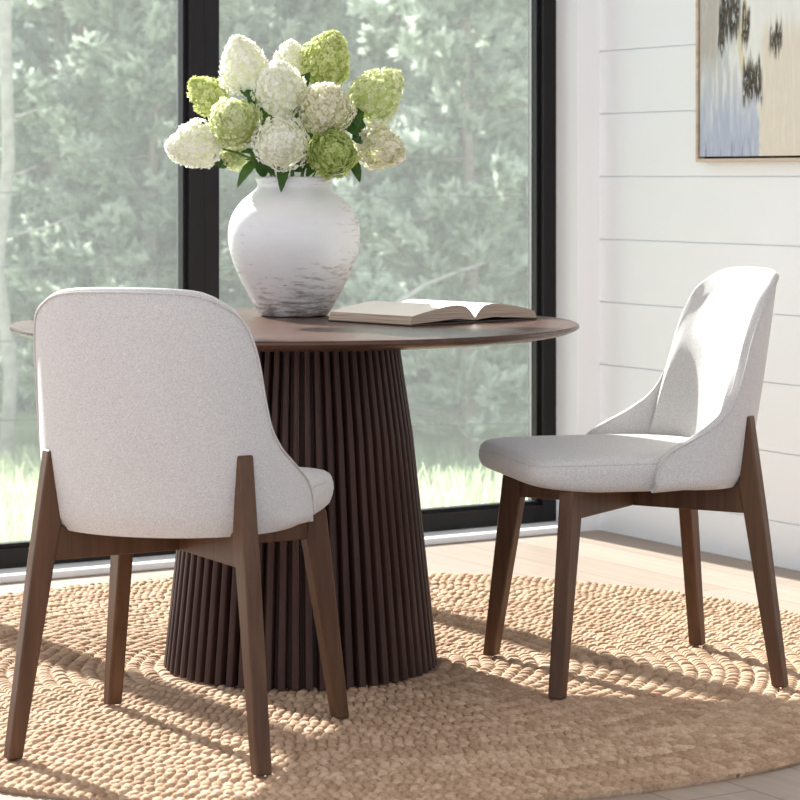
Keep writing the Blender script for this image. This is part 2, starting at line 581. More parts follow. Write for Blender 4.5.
def make_shell(parent):
    rim = catmull(RIM, 4)
    right = [(float(p), float(z)) for p, z in rim]
    cols = [(-p, z) for p, z in right[::-1][:-1]] + right
    NV, NA, NI = 16, 6, 12
    V, rimline, botline = [], [], []
    rows = NV + NA + NI
    for p, zr in cols:
        zb = min(bottom_z(p), zr - .002)
        def th_(z):
            q = min(1.0, max(0.0, (zr - z) / .16)); return .021 + .019 * q * q * (3 - 2 * q)
        th = .021
        pad = .85 * max(0.0, math.cos(min(1.0, abs(p) / .97) * math.pi / 2)) ** 2.0
        def outer(z): return shell_pt(p, z)
        def nrm(z):
            e = .004
            pp = p
            a = shell_pt(pp + e, z) - shell_pt(pp - e, z)
            b = shell_pt(pp, z + e) - shell_pt(pp, z - e)
            n = a.cross(b)
            n = n.normalized()
            c = Vector((0, -.02, z))
            if n.dot(outer(z) - c) < 0: n = -n
            return n
        rr = min(.007, (zr - zb) * .5)
        zt = zr - rr
        col = []
        for i in range(NV):
            z = zb + (zt - zb) * i / (NV - 1)
            q = outer(z)
            # tuck the lower edge slightly under
            tuck = max(0, 1 - (z - zb) / .022)
            q = q - nrm(max(z, .42)) * .012 * tuck ** 2
            col.append(q)
        n_top = nrm(zt)
        o_, i_ = outer(zt), outer(zt) - n_top * th
        botline.append(col[0]); rimline.append(o_ + n_top * .001)
        mid = (o_ + i_) / 2; half = (o_ - i_) / 2
        upv = (outer(zt + .004) - outer(zt - .004)).normalized()
        for k in range(1, NA + 1):
            w = math.pi * k / (NA + 1)
            col.append(mid + half * math.cos(w) + upv * rr * math.sin(w))
        for i in range(NI):
            z = zt + (zb + .004 - zt) * i / (NI - 1)
            col.append(outer(z) - nrm(z) * th_(z + rr) * (1 + pad * min(1.0, max(0.0, (zr - z) / .14))))
        V += col
    nc = len(cols)
    Fc = []
    for c in range(nc - 1):
        for r in range(rows):
            r2 = (r + 1) % rows
            Fc.append((c * rows + r, (c + 1) * rows + r, (c + 1) * rows + r2, c * rows + r2))
    Fc.append(tuple(range(rows))); Fc.append(tuple((nc - 1) * rows + r for r in range(rows))[::-1])
    o = mesh('backrest', V, Fc, M_fab, parent)
    fix_normals(o); auto_smooth(o, 60)
    # welt along the outer rim
    tube('piping', rimline[2:-2], .0022, M_fab, o, 6)
    return o

def make_seat(parent):
    NT = 96
    def outline(t):
        c, s = math.cos(t), math.sin(t)
        n = 8.0 if s >= 0 else 2.6
        hw = .234 if s < 0 else .234 - .010 * abs(s)
        x = hw * math.copysign(abs(c) ** (2 / n), c)
        y = .02 + (.272 if s >= 0 else .235) * math.copysign(abs(s) ** (2 / n), s)
        return x, y
    prof = [(.16, .408), (.06, .408), (.030, .409), (.012, .412), (.004, .419), (0, .432), (-.002, .447), (-.001, .461), (.0005, .4655), (.0016, .467),
            (.0008, .468), (.0015, .471), (.005, .4765), (.011, .481), (.022, .4845), (.06, .487), (.12, .4885), (.18, .489)]
    V = []
    for ins, z in prof:
        for k in range(NT):
            t = 2 * math.pi * k / NT
            x, y = outline(t)
            f = 1 - ins / .237
            zz = z
            if y > .12 and z < .46:                      # front edge rises a little underneath
                zz = z + .010 * ((y - .12) / .15) ** 2 * (.46 - z) / .05
            V.append((x * f, .02 + (y - .02) * f, zz))
    Fc = []
    for i in range(len(prof) - 1):
        for k in range(NT):
            k2 = (k + 1) % NT
            Fc.append((i * NT + k, i * NT + k2, (i + 1) * NT + k2, (i + 1) * NT + k))
    Fc.append(tuple(range(NT))[::-1]); Fc.append(tuple((len(prof) - 1) * NT + k for k in range(NT)))
    o = mesh('seat', V, Fc, M_fab, parent); fix_normals(o); auto_smooth(o, 60)
    return o

def make_chair():
    root = thing('dining_chair', (0, 0, 0))
    make_seat(root); make_shell(root)
    fx, fy, ry = .240, .245, -.245
    for sx in (-1, 1):
        # front leg
        d = Vector((sx * fx, fy)); d.normalize()
        k = math.hypot(fx, fy)
        fo = ((0, 0), (d.x, d.y))
        front = [(k - .017, 0), (k + .011, 0), (k - .0395, .405), (k - .045, .418), (k - .082, .418), (k - .083, .355)]
        prism('leg', front, .031, fo, M_leg, root)
        d = Vector((sx * fx, ry)); d.normalize()
        fo = ((0, 0), (d.x, d.y))
        rear = [(k - .017, 0), (k + .011, 0), (k - .036, .355), (k - .066, .558), (k - .079, .558), (k - .0905, .425), (k - .0915, .415), (k - .079, .352)]
        prism('leg', rear, .031, fo, M_leg, root)
        # crossed rail from this front leg to the opposite rear leg
        d = Vector((sx * fx, fy)); d.normalize()
        beam = [(-k + .08, .355), (k - .08, .355), (k - .08, .4165), (0, .4135), (-k + .08, .4165)]
        ob = prism('cross_rail', beam, .024 if sx > 0 else .0236, ((0, 0), (d.x, d.y)), M_leg, root, .003)
    return root

chairA = make_chair()
chairB = copy_tree(chairA)
chairA.location = (-.416 * KS, 4.778 * KS, RUGZ); chairA.rotation_euler.z = math.radians(-15.2)
chairB.location = (.5015 * KS, 5.426 * KS, RUGZ); chairB.rotation_euler.z = math.radians(90 + 14.3)
tag(chairA, 'cream upholstered dining chair seen from behind, standing left of the table', 'chair', 'cream dining chairs at the round table')
tag(chairB, 'cream upholstered dining chair right of the table, seat facing it, near the boarded wall', 'chair', 'cream dining chairs at the round table')

# ------------------------------------------------------------------ table
TX, TY, TZ = -.2295 * KS, 5.512 * KS, .753
def make_table():
    root = thing('round_table', (TX, TY, RUGZ), 0, 'round dark walnut pedestal table with a fluted cone base', 'table')
    H = TZ - RUGZ
    RT = .616
    lathe('tabletop', [(.2, H - .024), (RT - .05, H - .024), (RT - .02, H - .018), (RT - .005, H - .012), (RT, H - .008), (RT - .0006, H - .004), (RT - .003, H - .001), (RT - .007, H), (.3, H), (.01, H)], 160, M_top, root, True, 25)
    ns = 64
    levels = [(0.0, .297), (.25, .270), (.5, .243), (H - .0242, .2105)]
    V, Fc, per = [], [], 8
    for z, r in levels:
        for k in range(ns):
            for a, dr in ((-.30, 0), (-.24, .0035), (-.1, .0048), (.1, .0048), (.24, .0035), (.30, 0), (.32, -.020), (.68, -.020)):
                w = 2 * math.pi * (k + a) / ns
                sc = 1.0
                V.append(((r - .004 + dr) * math.cos(w), (r - .004 + dr) * math.sin(w), z))
    n = ns * per
    for i in range(len(levels) - 1):
        for k in range(n):
            k2 = (k + 1) % n
            Fc.append((i * n + k, i * n + k2, (i + 1) * n + k2, (i + 1) * n + k))
    Fc.append(tuple(range(n))[::-1]); Fc.append(tuple((len(levels) - 1) * n + k for k in range(n)))
    V = [(x + .011, y, z) for x, y, z in V]
    o = mesh('pedestal', V, Fc, M_slat, root); fix_normals(o); auto_smooth(o, 40)
    return root
make_table()

# ------------------------------------------------------------------ vase
VX, VY = -.242, 5.71
def make_vase():
    sc = 1 / 437.5
    # (radius px, height px) outer profile read upward from the table
    prof = [(0.5, 0), (31, 0), (33.5, .8), (35, 3), (40, 11), (47.5, 24), (55.5, 40), (62, 56), (65.6, 70), (66.4, 82), (65, 94), (60.5, 105), (53, 114.5), (45, 121), (39, 125.5), (36.2, 129), (36.3, 132), (38.2, 135.5), (39, 137.5), (38.2, 139), (36, 139.2), (33.8, 137.5), (32.6, 132), (33.5, 126), (44, 117), (54, 105), (60, 88), (59, 70), (48, 38), (32, 10), (.5, 6)]
    pts = [(a * sc, b * sc) for a, b in prof]
    o = lathe('ceramic_vase', pts, 96, M_vase, None, True, 60)
    m = o.modifiers.new('s', 'SUBSURF'); m.levels = 1; m.render_levels = 1
    o.location = (VX, VY, TZ)
    tag(o, 'distressed white ceramic vase standing on the round table', 'vase')
make_vase()

# ------------------------------------------------------------------ book
def book():
    root = thing('open_book', (.163, 5.435, TZ), math.radians(43), 'open hardcover book lying face up on the table', 'book')
    Wp, Hp = .187, .262
    M_page = plain('book_pages', srgb(236, 231, 222), .8, .2, 30, .01)
    def edge_mat():
        m, nt, b, o = mat('page_edges')
        n = noise(nt, coords(nt, (6, 6, 900)), 1.0, 2, .5)
        L(nt, ramp(nt, n, [(.35, srgb(138, 118, 102)), (.65, srgb(186, 166, 148))]), b.inputs['Base Color'])
        b.inputs['Roughness'].default_value = .85
        return m
    M_edge = edge_mat()
    M_cov = plain('book_cover', srgb(58, 48, 42), .5, .4, 20, .06)
    # cover boards: thin slab, a little wider than the pages, spine strip between them
    cov = boxes('cover', [(-Wp - .006, -.016, -.004, Hp + .004, .0005, .0035), (.016, Wp + .006, -.004, Hp + .004, .0005, .0035), (-.016, .016, -.004, Hp + .004, .0005, .003)], M_cov, root, None, .001)
    def top(x, side):            # page-block top curve, x from the spine outward (0..1)
        pts = [(0, .012), (.06, .026), (.15, .037), (.28, .0405), (.45, .0385), (.65, .033), (.85, .0265), (1, .021 if side < 0 else .0185)]
        return np.interp(x, [a for a, b in pts], [b for a, b in pts])
    def bot(x):
        return .0037 + np.interp(x, [0, .1, .3, .6, 1], [.002, .0045, .007, .004, .0])
    for side in (-1, 1):
        nx = 28
        V, Fc = [], []
        xs = np.linspace(0, 1, nx)
        up = [(side * (.002 + (Wp - .002) * x), float(top(x, side))) for x in xs]
        # fore edge leans outward toward the cover
        dn = [(side * (.002 + (Wp - .002) * x + .006 * x ** 4), float(bot(x))) for x in xs]
        for y in (0.0, Hp):
            for (x, z) in up: V.append((x, y, z))
            for (x, z) in dn: V.append((x, y, z))
        k = 2 * nx
        for i in range(nx - 1):
            Fc.append((i, i + 1, k + i + 1, k + i))                       # pages
        for i in range(nx - 1):
            Fc.append((nx + i, nx + i + 1, k + nx + i + 1, k + nx + i))   # underside
            Fc.append((i, i + 1, nx + i + 1, nx + i))                     # tail edge
            Fc.append((k + i, k + i + 1, k + nx + i + 1, k + nx + i))     # head edge
        Fc.append((nx - 1, 2 * nx - 1, k + 2 * nx - 1, k + nx - 1))       # fore edge
        Fc.append((0, nx, k + nx, k))
        o = mesh('page_block', V, Fc, M_page, root)
        o.data.materials.append(M_edge)
        for i, p in enumerate(o.data.polygons): p.material_index = 0 if i < nx - 1 else 1
        fix_normals(o); auto_smooth(o, 45)
book()

# ------------------------------------------------------------------ hydrangeas
def petal_mat(name, c_in, c_mid, c_tip, pink=None):
    m, nt, b, o = mat(name)
    at = nt.nodes.new('ShaderNodeAttribute'); at.attribute_name = 'tone'
    c = ramp(nt, at.outputs['Fac'], [(0, c_in), (.5, c_mid), (1, c_tip)])
    L(nt, c, b.inputs['Base Color']); b.inputs['Roughness'].default_value = .75
    b.inputs['Specular IOR Level'].default_value = .2
    t = nt.nodes.new('ShaderNodeBsdfTranslucent'); L(nt, c, t.inputs[0])
    mx = nt.nodes.new('ShaderNodeMixShader'); mx.inputs[0].default_value = .45
    L(nt, b.outputs[0], mx.inputs[1]); L(nt, t.outputs[0], mx.inputs[2]); L(nt, mx.outputs[0], o.inputs[0])
    return m
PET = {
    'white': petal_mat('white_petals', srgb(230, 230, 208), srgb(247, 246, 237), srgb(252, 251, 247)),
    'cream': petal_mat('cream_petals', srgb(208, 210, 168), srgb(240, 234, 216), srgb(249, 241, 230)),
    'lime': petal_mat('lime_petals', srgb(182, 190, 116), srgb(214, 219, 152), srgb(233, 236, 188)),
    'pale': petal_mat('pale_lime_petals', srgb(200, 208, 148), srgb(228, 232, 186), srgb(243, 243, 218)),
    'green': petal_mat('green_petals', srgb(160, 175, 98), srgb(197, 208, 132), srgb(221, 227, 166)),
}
M_stem = plain('hydrangea_stem', srgb(96, 116, 62), .6, .3, 20, .1)
M_twig = plain('inner_stalks', srgb(136, 152, 84), .7, .3, 20, .1)

def bloom(name, parent, center, axis, rx, rz, kind, seed, nfl=190):
    """panicle of four-petalled florets on a rounded cone; axis = tip direction"""
    rng = random.Random(seed)
    ax = Vector(axis).normalized(); e1 = ax.orthogonal().normalized(); e2 = ax.cross(e1)
    V, Fc, tone = [], [], []
    # inner core so no daylight shows through
    nc, nr = 14, 9
    def surf(t, ph, k=1.0):
        # t 0 (base) .. 1 (tip)
        w = math.sin(math.pi * (t ** .8)) ** .62 * (1.0 - .18 * t)
        lump = 1 + .12 * math.sin(3 * ph + seed) * math.sin(5 * t + seed * .7) + .05 * math.sin(7 * ph + seed * 2 + 4 * t)
        r = rx * w * lump * k
        h = (-1 + 2 * t) * rz * (1 if k == 1 else k)
        return Vector(center) + ax * h + (e1 * math.cos(ph) + e2 * math.sin(ph)) * r
    for i in range(nr):
        t = .02 + .96 * i / (nr - 1)
        for k in range(nc):
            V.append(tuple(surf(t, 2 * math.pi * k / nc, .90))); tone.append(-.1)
    for i in range(nr - 1):
        for k in range(nc):
            k2 = (k + 1) % nc
            Fc.append((i * nc + k, i * nc + k2, (i + 1) * nc + k2, (i + 1) * nc + k))
    ga = math.pi * (3 - math.sqrt(5))
    for q in range(nfl):
        t = .03 + .96 * (q + .5) / nfl
        t = min(.995, max(.01, t + rng.uniform(-.02, .02)))
        ph = q * ga + rng.uniform(-.15, .15)
        p = surf(t, ph)
        pin = surf(min(.97, max(.03, t)), ph, .75) ; 
        c0 = Vector(center) + ax * (-1 + 2 * t) * rz * .55
        n = (p - c0).normalized()
        n = (n + Vector((rng.uniform(-.35, .35), rng.uniform(-.35, .35), rng.uniform(-.35, .35)))).normalized()
        p = p + n * rng.uniform(-.004, .003)
        a = n.orthogonal().normalized(); a = (Matrix.Rotation(rng.uniform(0, 6.28), 3, n) @ a); b = n.cross(a)
        sz = rng.uniform(.0056, .0088)
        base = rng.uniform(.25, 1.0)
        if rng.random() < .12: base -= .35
        for pt in range(4):
            w = math.pi / 2 * pt
            d = a * math.cos(w) + b * math.sin(w); s_ = n.cross(d)
            cup = rng.uniform(.05, .4)
            i0 = len(V)
            V += [tuple(p - n * .002), tuple(p + d * sz * .55 + s_ * sz * .50 + n * sz * cup * .3),
                  tuple(p + d * sz * 1.05 + n * sz * cup), tuple(p + d * sz * .55 - s_ * sz * .50 + n * sz * cup * .3)]
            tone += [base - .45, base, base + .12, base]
            Fc.append((i0, i0 + 1, i0 + 2, i0 + 3))
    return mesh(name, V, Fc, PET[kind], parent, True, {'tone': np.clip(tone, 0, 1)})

def leaf_mesh(name, parent, base, tip, width, up, droop=.0, mat_=None):
    base, tip, up = Vector(base), Vector(tip), Vector(up).normalized()
    d = tip - base; Ln = d.length; d.normalize()
    s = d.cross(up).normalized(); n = s.cross(d).normalized()
    V, Fc = [], []
    K = 12
    for i in range(K + 1):
        t = i / K
        w = width * .5 * (math.sin(math.pi * t ** .75) ** .8 if 0 < t < 1 else 0.0)
        w *= 1 + .06 * math.sin(i * 2.6)
        c = base + d * Ln * t - n * droop * t * t + n * .10 * Ln * math.sin(math.pi * t)
        V += [tuple(c + s * w + n * w * .30), tuple(c), tuple(c - s * w + n * w * .30)]
    for i in range(K):
        q = i * 3
        Fc += [(q, q + 1, q + 4, q + 3), (q + 1, q + 2, q + 5, q + 4)]
    o = mesh(name, V, Fc, mat_ or M_leaf, parent, True)
    m = o.modifiers.new('thick', 'SOLIDIFY'); m.thickness = .0006
    return o

NECK = Vector((VX, VY, TZ + .30))
# (px, py, depth offset, rx, rz in px, kind, tip direction in (right, up, toward camera), label)
BL = [
    (243, 65, .015, 25, 29, 'white', (-.25, 1, .1), 'white hydrangea head, tallest at the upper left of the bouquet'),
    (207, 95, .05, 19, 22, 'lime', (-.75, .7, .1), 'lime green hydrangea head at the left edge, above the white one'),
    (234, 121, -.07, 26, 28, 'pale', (-.1, .5, .9), 'pale yellow-green hydrangea head at the left front of the bouquet'),
    (193, 146, -.03, 24, 27, 'white', (-1, -.05, .25), 'white hydrangea head drooping furthest left in the bouquet'),
    (280, 87, -.05, 27, 28, 'white', (-.1, .9, .6), 'white hydrangea head at the upper middle of the bouquet'),
    (291, 58, .09, 17, 17, 'white', (0, 1, 0), 'small white hydrangea head peeking out behind the others at the top'),
    (327, 59, .05, 25, 28, 'lime', (.3, 1, 0), 'lime green hydrangea head, highest in the bouquet'),
    (326, 107, -.08, 27, 29, 'cream', (.15, .6, .8), 'creamy white hydrangea head right of the bouquet middle'),
    (378, 93, .03, 26, 29, 'pale', (.8, .7, .2), 'pale green and white hydrangea head at the right edge of the bouquet'),
    (281, 143, -.12, 28, 29, 'white', (0, .1, 1), 'large white hydrangea head low in front, above the hanging leaf'),
    (333, 153, -.10, 25, 23, 'green', (.25, .1, .9), 'small green hydrangea head low in front, right of the white one'),
    (381, 147, .0, 22, 26, 'cream', (.8, -.35, .4), 'pinkish cream hydrangea head drooping at the lower right'),
    (232, 157, .02, 12, 14, 'pale', (-.5, .1, .6), 'small pale green hydrangea head tucked under the left side'),
]
def flower(i, px, py, dy, rx, rz, kind, ax, label):
    Y = VY + dy
    sc = Y / F
    c = P(px, py, Y)
    root = thing('hydrangea', NECK + Vector((0, 0, -.2)), 0, label, 'flower', 'hydrangeas in the white vase')
    inv = -Vector(root.location)
    axis = Vector((ax[0], -ax[2], ax[1])).normalized()
    bl = bloom('bloom', root, c + inv, axis, rx * sc * 1.04, rz * sc * 1.04, kind, i + 1, 430 if rx > 20 else 200)
    b0 = c - axis * rz * sc * .8
    a = 2 * math.pi * i * .382
    foot = Vector((VX + .03 * math.cos(a), VY + .03 * math.sin(a), TZ + .06))
    mouth = Vector((VX + (c.x - VX) * .22, VY + (c.y - VY) * .22 + .0, TZ + .318))
    mid = mouth.lerp(b0, .5) + Vector((0, 0, .012))
    pts = [tuple(Vector(p) + inv) for p in catmull([foot, mouth, mid, b0 + axis * .015], 5)]
    tube('stem', pts, .0028, M_stem, root, 6)
    return root, inv
fl_roots = [flower(i, *b) for i, b in enumerate(BL)]
# leaves: (flower index, base px,py,depth, tip px,py,depth, width m, up vector, droop)
LV = [
    (9, (285, 158, -.05), (281, 193, -.115), .030, (0, -1, .3), .0),
    (3, (262, 158, -.03), (236, 152, -.05), .028, (0, -.6, 1), .0),
    (12, (258, 160, -.02), (236, 186, -.04), .026, (-.4, -1, .3), .01),
    (2, (266, 176, -.05), (250, 154, -.08), .036, (0, -1, .6), .0),
    (9, (262, 160, -.06), (274, 176, -.10), .030, (.2, -1, .4), .0),
    (10, (352, 140, -.02), (372, 134, .0), .040, (0, -1, .3), .0),
    (11, (344, 120, .02), (366, 140, -.02), .052, (.2, -1, .5), .0),
    (10, (350, 158, -.02), (360, 183, -.05), .026, (.3, -1, .2), .0),
    (7, (318, 160, -.02), (306, 178, -.07), .028, (0, -1, .3), .0),
    (4, (255, 98, -.02), (241, 82, .02), .034, (-.3, -1, .5), .0),
    (0, (262, 110, .0), (246, 92, -.02), .030, (-.3, -1, .3), .0),
    (8, (352, 108, .02), (358, 128, -.02), .04, (.3, -1, .1), .0),
    (7, (296, 118, -.02), (306, 100, -.05), .034, (0, -1, .3), .0),
    (9, (300, 172, -.03), (296, 150, -.06), .036, (0, -1, .1), .0),
    (10, (330, 175, -.02), (316, 165, -.06), .032, (0, -1, .3), .0),
    (6, (300, 86, .03), (310, 72, .0), .03, (.2, -1, .2), .0),
    (12, (226, 168, .01), (212, 152, .0), .026, (-.2, -1, .4), .0),
    (9, (300, 165, .02), (292, 118, .0), .06, (0, -1, .1), .0),
    (7, (312, 165, .02), (308, 122, .0), .06, (0, -1, .1), .0),
    (10, (316, 168, .0), (308, 140, -.02), .05, (0, -1, .1), .0),
    (2, (276, 168, .0), (262, 132, .0), .055, (0, -1, .1), .0),
    (4, (282, 150, .03), (262, 108, .03), .055, (0, -1, .1), .0),
    (6, (320, 130, .05), (312, 84, .05), .05, (0, -1, .1), .0),
    (2, (262, 128, -.03), (258, 148, -.09), .03, (0, -1, .2), .0),
]
for fi, bs, tp, w, up, dr in LV:
    root, inv = fl_roots[fi]
    leaf_mesh('leaf', root, P(bs[0], bs[1], VY + bs[2]) + inv, P(tp[0], tp[1], VY + tp[2]) + inv, w, up, dr)

# ------------------------------------------------------------------ painting on the boarded wall
def painting_mat():
    m, nt, b, o = mat('abstract_canvas')
    tc = nt.nodes.new('ShaderNodeTexCoord'); sp = nt.nodes.new('ShaderNodeSeparateXYZ'); L(nt, tc.outputs['Object'], sp.inputs[0])
    x, z = sp.outputs[0], sp.outputs[2]        # x along the wall from the left edge, z up from the lower edge
    def n_(sx, sz, scale, det=6, off=0):
        mp = nt.nodes.new('ShaderNodeMapping'); mp.inputs['Scale'].default_value = (sx, 1, sz); mp.inputs['Location'].default_value = (off, 0, off * .7)
        L(nt, tc.outputs['Object'], mp.inputs['Vector']); return noise(nt, mp.outputs[0], scale, det, .62)
    streak = n_(60, 6, 1.0); soft = n_(9, 5, 1.0, 4, 3); fine = n_(150, 22, 1.0, 4, 7)
    def band(v, a, b_):
        r = nt.nodes.new('ShaderNodeMapRange'); r.interpolation_type = 'SMOOTHSTEP'
        r.inputs[1].default_value = a; r.inputs[2].default_value = b_; L(nt, v, r.inputs[0]); return r.outputs[0]
    xj = math_(nt, 'ADD', x, math_(nt, 'MULTIPLY', math_(nt, 'SUBTRACT', soft, .5), .12))
    zj = math_(nt, 'ADD', z, math_(nt, 'MULTIPLY', math_(nt, 'SUBTRACT', streak, .5), .20))
    c = mixc(nt, band(xj, .12, .22), srgb(196, 202, 204), srgb(232, 234, 230))
    c = mixc(nt, math_(nt, 'MULTIPLY', band(streak, .46, .62), .7), c, srgb(238, 238, 234))
    # beige field on the lower right
    fb = math_(nt, 'MULTIPLY', band(math_(nt, 'ADD', xj, math_(nt, 'MULTIPLY', z, -.18)), .215, .245), math_(nt, 'SUBTRACT', 1.0, band(zj, .31, .40)))
    c = mixc(nt, fb, c, mixc(nt, fine, srgb(214, 205, 188), srgb(236, 230, 216)))
    # blue grey lower left
    bl = math_(nt, 'MULTIPLY', math_(nt, 'SUBTRACT', 1.0, band(zj, .08, .24)), math_(nt, 'SUBTRACT', 1.0, band(xj, .245, .262)))
    c = mixc(nt, bl, c, mixc(nt, streak, srgb(150, 164, 190), srgb(206, 212, 224)))
    # grey brown upper left edge
    gl = math_(nt, 'MULTIPLY', band(zj, .20, .30), math_(nt, 'SUBTRACT', 1.0, band(xj, .06, .12)))
    c = mixc(nt, gl, c, mixc(nt, fine, srgb(160, 158, 152), srgb(208, 203, 192)))
    # ochre drip
    c = mixc(nt, math_(nt, 'MULTIPLY', math_(nt, 'SUBTRACT', 1.0, band(math_(nt, 'ABSOLUTE', math_(nt, 'SUBTRACT', xj, .195)), .004, .016)), math_(nt, 'MULTIPLY', band(zj, .22, .26), .7)), c, srgb(214, 204, 160))
    c = mixc(nt, math_(nt, 'MULTIPLY', band(n_(70, 7, 1.0, 5, 11), .5, .75), .4), c, (.93, .93, .91))
    # dark dragged strokes: (x centre, half width, z bottom, z top)
    for cx, hw, z0, z1 in ((.135, .046, .335, .52), (.205, .018, .31, .40), (.098, .016, .29, .40), (.232, .043, .155, .245), (.335, .026, .290, .345)):
        xs_ = math_(nt, 'ADD', x, math_(nt, 'MULTIPLY', math_(nt, 'SUBTRACT', soft, .5), .03))
        ex = math_(nt, 'SUBTRACT', 1.0, band(math_(nt, 'ABSOLUTE', math_(nt, 'SUBTRACT', xs_, cx)), hw * .75, hw * 1.15))
        ez = math_(nt, 'MULTIPLY', band(zj, z0 - .02, z0 + .02), math_(nt, 'SUBTRACT', 1.0, band(zj, z1 - .01, z1 + .03)))
        k = math_(nt, 'MULTIPLY', math_(nt, 'MULTIPLY', ex, ez), band(fine, .36, .46))
        c = mixc(nt, k, c, mixc(nt, band(fine, .48, .6), srgb(44, 44, 40), srgb(104, 92, 74)))
    bs = math_(nt, 'MULTIPLY', math_(nt, 'SUBTRACT', 1.0, band(zj, .02, .10)), math_(nt, 'MULTIPLY', band(streak, .52, .62), math_(nt, 'SUBTRACT', 1.0, band(x, .22, .26))))
    c = mixc(nt, math_(nt, 'MULTIPLY', bs, .75), c, srgb(98, 112, 140))
    L(nt, c, b.inputs['Base Color']); b.inputs['Roughness'].default_value = .7; b.inputs['Specular IOR Level'].default_value = .3
    bump(nt, b, fine, .3, .001)
    return m
def painting():
    # local x runs along the wall toward the camera, local y out of the wall, z up
    t0, w, h = .514, .80, 1.02
    org = C0 + Wd * t0
    root = thing('framed_painting', (org.x, org.y, 1.112), math.atan2(Wd.y, Wd.x), 'abstract grey, beige and dark-stroked painting in a thin wood frame on the boarded wall', 'painting')
    M_fr = wood_mat('pale_frame_wood', srgb(176, 154, 132), srgb(212, 194, 174), 'X', .5)
    d0, d1 = -.036, -.002     # local -y points into the room
    f = .010
    boxes('frame', [(0, f, d0, d1, 0, h), (w - f, w, d0, d1, 0, h), (f, w - f, d0, d1, 0, f), (f, w - f, d0, d1, h - f, h)], M_fr, root, None, .0012)
    M_gap = plain('dark_frame_gap', srgb(40, 34, 30), .8, .1, 10, .05)
    g = .006
    boxes('backing', [(f, w - f, -.012, d1, f, h - f)], M_gap, root)
    cv = boxes('canvas', [(0, w - 2 * (f + g), -.020, 0, 0, h - 2 * (f + g))], painting_mat(), root)
    cv.location = (f + g, -.012, f + g)
painting()

# ------------------------------------------------------------------ outside: meadow, fence, pines
def ground_z(x, y):
    d = max(0.0, (y - 8.0))
    return -.22 - 1.0 * min(1.0, d / 11.0) - .01 * max(0, d - 11) 
def meadow():
    xs = np.linspace(-26, 20, 70); ys = np.linspace(7.9, 70, 80)
    V, Fc = [], []
    for y in ys:
        for x in xs:
            # stay outside the house line
            V.append((x, y, ground_z(x, y) + .03 * math.sin(x * 1.7) * math.sin(y * 1.3)))
    n = len(xs)
    for i in range(len(ys) - 1):
        for k in range(n - 1):
            Fc.append((i * n + k, i * n + k + 1, (i + 1) * n + k + 1, (i + 1) * n + k))
    o = mesh('ground', V, Fc, M_lawn, None, True); tag(o, kind='structure')
    rng = np.random.RandomState(5)
    nb = 26000
    X = rng.uniform(-5.2, 3.2, nb); Y = rng.uniform(8.6, 20.5, nb)
    keep = (X > -.20 * Y - .6) & (X < .075 * Y + .6)
    X, Y = X[keep], Y[keep]; nb = len(X)
    Zg = np.array([ground_z(a, b_) for a, b_ in zip(X, Y)])
    clump = .5 + .5 * np.sin(X * 2.1 + 1.3 * np.sin(Y * 1.1)) * np.sin(Y * 1.7 + X)
    H = rng.uniform(.08, .22, nb) * (.6 + .8 * clump)
    A = rng.uniform(0, 6.283, nb); Wb = rng.uniform(.006, .014, nb)
    lean = rng.uniform(.1, .7, nb) * H; B = rng.uniform(0, 6.283, nb)
    dx, dy = np.cos(A) * Wb, np.sin(A) * Wb
    lx, ly = np.cos(B) * lean, np.sin(B) * lean
    V = np.stack([np.stack([X - dx, Y - dy, Zg - .02], -1), np.stack([X + dx, Y + dy, Zg - .02], -1),
                  np.stack([X + lx + dx * .2, Y + ly + dy * .2, Zg + H], -1), np.stack([X + lx - dx * .2, Y + ly - dy * .2, Zg + H], -1)], 1)
    tone = np.repeat(np.clip(clump * .6 + rng.uniform(0, .5, nb), 0, 1), 4)
    g = mesh('meadow_grass', V.reshape(-1, 3), np.arange(nb * 4).reshape(-1, 4), M_grass, None, False, {'tone': tone})
    tag(g, 'pale tall meadow grass outside below the windows', 'grass', kind='stuff')
meadow()

